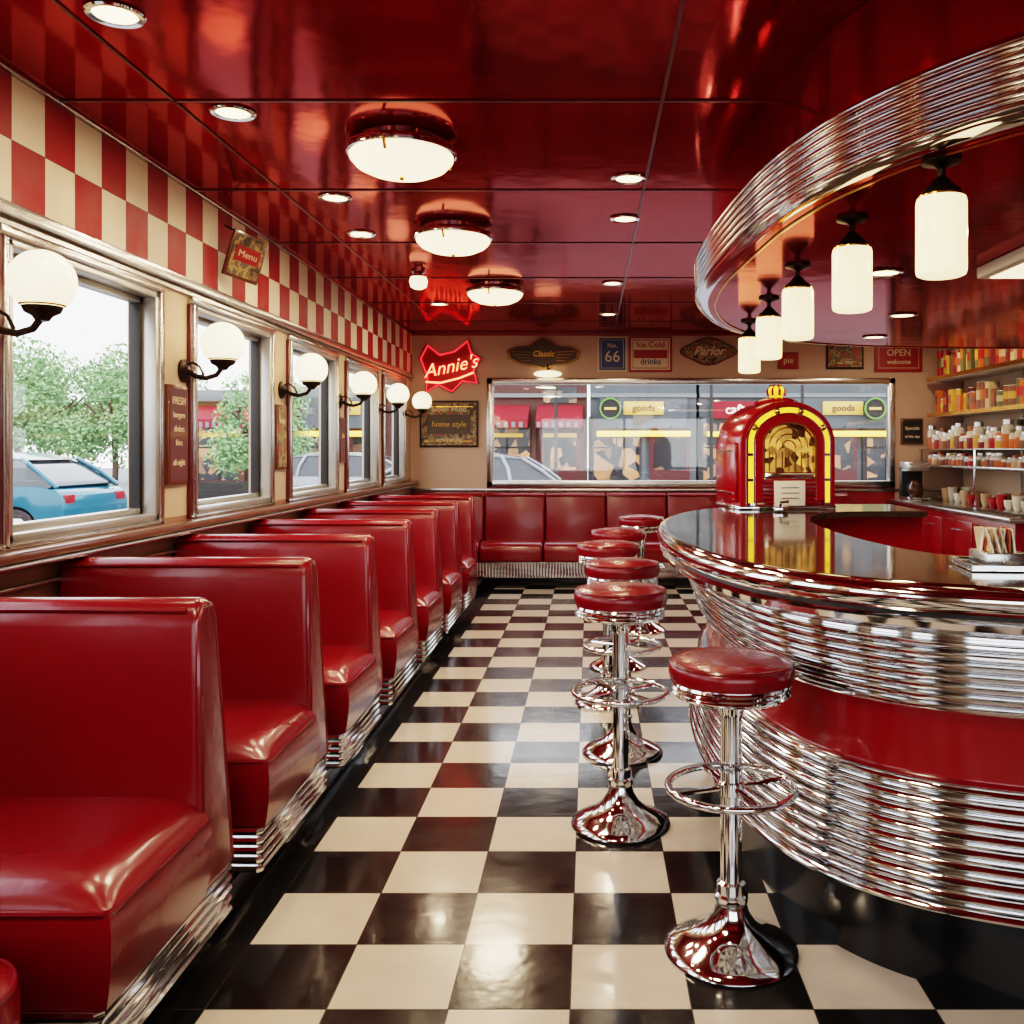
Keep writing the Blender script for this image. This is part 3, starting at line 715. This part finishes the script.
def shop(x0, x1, h, wall, kind, sign_=None):
    b = B(); y = FYB
    b.box(x0, x1, y, y+6, GZ, h, wall); b.box(x0, x1, y-.25, y+.1, h-.35, h, pale, .03)
    b.box(x0, x1, y-.12, y, 2.98, 3.10, pale); b.box(x0, x1, y-.15, y, GZ, .45, blackm)
    n = max(2, int((x1-x0)/1.3)); w = (x1-x0)/n
    for i in range(n):
        a = x0+i*w
        if i == n//2:
            b.box(a+.2, a+w-.2, y-.06, y+.05, GZ+.1, 2.1, maroon); b.box(a+.32, a+w-.32, y-.08, y, .8, 1.9, shopg)
        else:
            b.box(a+.12, a+w-.12, y-.03, y+.05, .5, 1.75 if kind == 'strip' else 2.2, shopg)
            b.box(a+.12, a+w-.12, y-.06, y, 1.45, 1.5, blackm); b.box(a+w/2-.02, a+w/2+.02, y-.06, y, .5, 1.75, blackm)
        b.box(a-.05, a+.08, y-.12, y, GZ, 2.4, wall if i % 2 else blackm)
        if h > 5: b.box(a+.3, a+w-.3, y-.03, y+.05, 3.7, 5.2, shopg); b.box(a+.22, a+w-.22, y-.12, y, 3.6, 3.7, pale)
        if kind == 'awning' and i % 2: b.box(a+.3, a+w-.3, y-.05, y+.02, 2.82, 3.3 if h > 5 else 2.95, shopg)
    if kind == 'awning':
        m_ = max(2, int((x1-x0)/2))
        for i in range(m_):
            a = x0+(x1-x0)*i/m_; c = a+(x1-x0)/m_
            b.prism([(y, 2.75), (y-1.0, 2.3), (y-1.0, 2.05), (y-.97, 2.05), (y, 2.25)], a+.12, c-.12, awn, 'x')
            for k in range(6): b.prism([(y-1.01, 2.22), (y-1.01, 2.06), (y-1.0, 2.06), (y-1.0, 2.22)], a+.15+k*(c-a-.3)/6, a+.15+(k+.5)*(c-a-.3)/6, pale, 'x')
            b.box(a+.3, c-.3, y-.2, y-.08, 1.78, 1.9, goldl, .02)
    if kind == 'strip':
        b.box(x0+.2, x1-.2, y-.3, y-.1, 1.80, 1.97, shopl, .03); b.box(x0+.3, x1-.3, y-.25, y-.05, 2.05, 2.95, stone_b)
        b.box((x0+x1)/2-.6, (x0+x1)/2+.6, y-.32, y-.2, 2.45, 2.85, goldl, .03); b.text(sign_ or 'goods', .28, maroon, T((x0+x1)/2, y-.34, 2.65) @ RX90, .02)
        for k in range(n): b.tube([(x0+w*(k+.5), y-.3, 2.0), (x0+w*(k+.5), y-.5, 2.1), (x0+w*(k+.5), y-.5, 2.0)], .03, blackm, 6)
    if kind == 'sign':
        b.box(x0+.3, x1-.3, y-.3, y-.1, 2.35, 2.85, awn); b.text(sign_ or 'cafe', .4, wht, T((x0+x1)/2, y-.33, 2.6) @ RX90, .02)
        b.box(x0+.2, x1-.2, y-.3, y-.1, 1.80, 1.95, shopl, .03)
    return b
for i, (x0, x1, h, wl, kd) in enumerate([(-11.9, -9, 3.2, brick, 'awning'), (-8.9, -6, 3.3, brick, 'strip'), (-5.9, -3.4, 6, stone_b, 'sign'), (-3.3, -.1, 7, brick, 'awning'), (0, 3.2, 7.5, stone_b, 'strip'), (3.3, 5.4, 7, stone_b, 'sign'), (5.5, 9.6, 7.6, stone_b, 'strip'), (9.7, 13, 7, brick, 'awning')]):
    shop(x0, x1, h, wl, kd).done('shop_building')
def ringsign(x, zc):
    b = B(); mm = T(x, FYB-.55, zc) @ RX90
    b.lathe([(0, 0), (.34, 0), (.34, .08), (0, .08)], blackm, mm); b.tube([(x+.30*math.cos(a*math.pi/12), FYB-.66, zc+.30*math.sin(a*math.pi/12)) for a in range(24)], .03, grn, 6, closed=True)
    b.box(x-.18, x+.18, FYB-.67, FYB-.63, zc-.04, zc+.04, goldl, .01)
    b.tube([(x, FYB-.55, zc+.2), (x, FYB-.3, zc+.2)], .04, blackm); b.done('round_shop_sign')
ringsign(.6, 2.62); ringsign(8.4, 2.62)

cg = M('car_glass', (.03, .04, .05), .08, coat=.6)
def car(paint):
    b = B(); tyre = blackm
    low = [(-2.12, .35), (-2.18, .62), (-2.05, .84), (-1.25, .97), (1.7, .99), (2.08, .90), (2.14, .6), (2.08, .33)]
    def arc(cx): return [(cx+.37*math.cos(math.pi*k/10), .31+.37*math.sin(math.pi*k/10)) for k in range(11)]
    poly = soft(low, .14, 3) + [(1.78, .30)] + arc(1.33) + [(.9, .26), (-.92, .26)] + arc(-1.33) + [(-1.85, .30)]
    b.prism(poly, -.86, .86, paint, 'y', .03, 2)
    def tp(v):
        if v.co.z > 1.1: v.co.y *= 1-.42*(v.co.z-1.0)
    b.prism(soft([(-1.40, .95), (-.62, 1.38), (-.1, 1.47), (.7, 1.48), (1.35, 1.38), (1.98, .96)], .2, 4), -.80, .80, cg, 'y', 0, taper=tp)
    b.prism(soft([(-.62, 1.385), (-.1, 1.49), (.7, 1.51), (1.40, 1.39), (1.1, 1.40), (.6, 1.43), (0, 1.43)], .05, 2), -.69, .69, paint, 'y', 0.008)
    for s in (-1, 1):
        for pts in ([(-1.38, .82, .97), (-.98, .79, 1.2), (-.58, .68, 1.41)], [(.15, .83, .98), (.12, .76, 1.25), (.1, .67, 1.46)], [(1.15, .83, .98), (1.1, .76, 1.22), (.98, .68, 1.44)], [(1.98, .80, .97), (1.68, .78, 1.2), (1.33, .68, 1.41)]):
            b.tube([(p[0], s*p[1], p[2]) for p in pts], .035, paint, 6)
        for cx in (1.33, -1.33):
            mm = T(cx, s*.74, .32) @ Matrix.Rotation(math.radians(-90*s), 4, 'X')
            b.lathe([(0, -.1), (.28, -.1), (.32, -.07), (.32, .1), (.29, .13), (.21, .13, chrome_s), (.2, .10), (.05, .12), (0, .12)], tyre, mm, 24)
        b.box(-2.12, -1.9, s*.66-.14, s*.66+.14, .68, .78, paper, .02); b.box(1.95, 2.12, s*.68-.12, s*.68+.12, .72, .86, redp, .02)
        b.box(-1.2, 1.5, s*.865-.008, s*.865+.008, .50, .53, blackm); b.box(-.3, -.12, s*.87-.01, s*.87+.01, .86, .89, chrome_s)
    return b
cblue = M('car_paint_blue', (.010, .12, .19), .25, coat=.6); cw = M('car_paint_silver', (.25, .27, .29), .25, coat=.8)
car(cblue).done('parked_car', loc=(-10.1, 15.2, GZ), recenter=False, rotz=math.radians(-4))
c2 = car(cw).done('parked_car', loc=(-5.1, 20.6, GZ), recenter=False, rotz=math.pi)
inst(c2, 'parked_car', (-2.55, 17.2, GZ))

leaf = M('leaves', (.19, .33, .13), .7, var=(1.5, (.28, .42, .21))); bark = M('bark', (.10, .07, .05), .9)  # leaf greens paled to put distance haze into the colour
def tree():
    b = B(); b.tube([(0, 0, 0), (.05, 0, 1), (0, .05, 2), (.1, 0, 3)], .10, bark, 8)
    for k in range(5):
        a = k*1.257; b.tube([(0.02, 0, 1.7+.15*k), (.5*math.cos(a), .5*math.sin(a), 2.6+.1*k), (.9*math.cos(a), .9*math.sin(a), 3.3)], .04, bark, 6)
    t = bmesh.new()
    for c in range(22):
        cc = Vector((random.gauss(0, .8), random.gauss(0, .65), random.uniform(1.7, 4.5))); R = random.uniform(.5, .85)
        for k in range(250):
            d = Vector((random.gauss(0, 1), random.gauss(0, 1), random.gauss(0, 1))).normalized()*R*random.uniform(.4, 1); p = cc+d
            u = Vector((random.gauss(0, 1), random.gauss(0, 1), random.gauss(0, 1))).normalized(); v = u.orthogonal().normalized(); s_ = random.uniform(.05, .10)
            t.faces.new([t.verts.new(p+u*s_), t.verts.new(p+v*s_*.6), t.verts.new(p-u*s_), t.verts.new(p-v*s_*.6)])
    b.merge(t, leaf)
    return b
tr = tree().done('street_tree', loc=(-17.6, 28.5, GZ), recenter=False)
for i, (x, y, s_) in enumerate([(-14.6, 28.5, .9), (-27.5, 42, 1.3), (-24.0, 42, 1.2), (-21.0, 43, 1.3), (-18.0, 42, 1.0), (-8.3, 23.2, .75), (-31, 44, 1.4)]):
    o = inst(tr, 'street_tree', (x, y, GZ), rotz=i*1.3); o.scale = (s_, s_, s_)
def slamp(x, yy):
    b = B(); b.lathe([(0, 0), (.12, 0), (.1, .3), (.05, .4), (.04, 4.2), (0, 4.2)], blackm, T(x, yy, GZ), 12); b.sphere((x, yy, 4.25), .2, white, seg=16); b.done('street_lamp')
for x, yy in ((-7.0, 20.5), (-.9, 24.5), (3.2, 24.5), (5.6, 24.5)): slamp(x, yy)

# ------------------------------------------------------------------ world, camera
w = bpy.data.worlds.new('overcast_sky'); S.world = w; w.use_nodes = True
n = w.node_tree.nodes; l = w.node_tree.links; bg = n['Background']
tc = n.new('ShaderNodeTexCoord'); sp = n.new('ShaderNodeSeparateXYZ'); rp = n.new('ShaderNodeValToRGB')
rp.color_ramp.elements[0].color = (.97, .98, 1, 1); rp.color_ramp.elements[1].color = (.80, .88, 1, 1)
l.new(tc.outputs['Generated'], sp.inputs[0]); l.new(sp.outputs['Z'], rp.inputs[0]); l.new(rp.outputs[0], bg.inputs[0]); bg.inputs[1].default_value = 3.8

cd = bpy.data.cameras.new('camera'); cam = bpy.data.objects.new('camera', cd); S.collection.objects.link(cam)
cam.location = (0, 0, 1.4); cam.rotation_euler = (math.radians(90), 0, 0)
cd.sensor_width = 36; cd.lens = 929/1024*36; cd.shift_x = -(590-512)/1024; cd.shift_y = -(512-450)/1024; cd.clip_start = 0.02
S.camera = cam
S.view_settings.view_transform = 'Filmic'; S.view_settings.look = 'High Contrast'; S.view_settings.exposure = 0.08
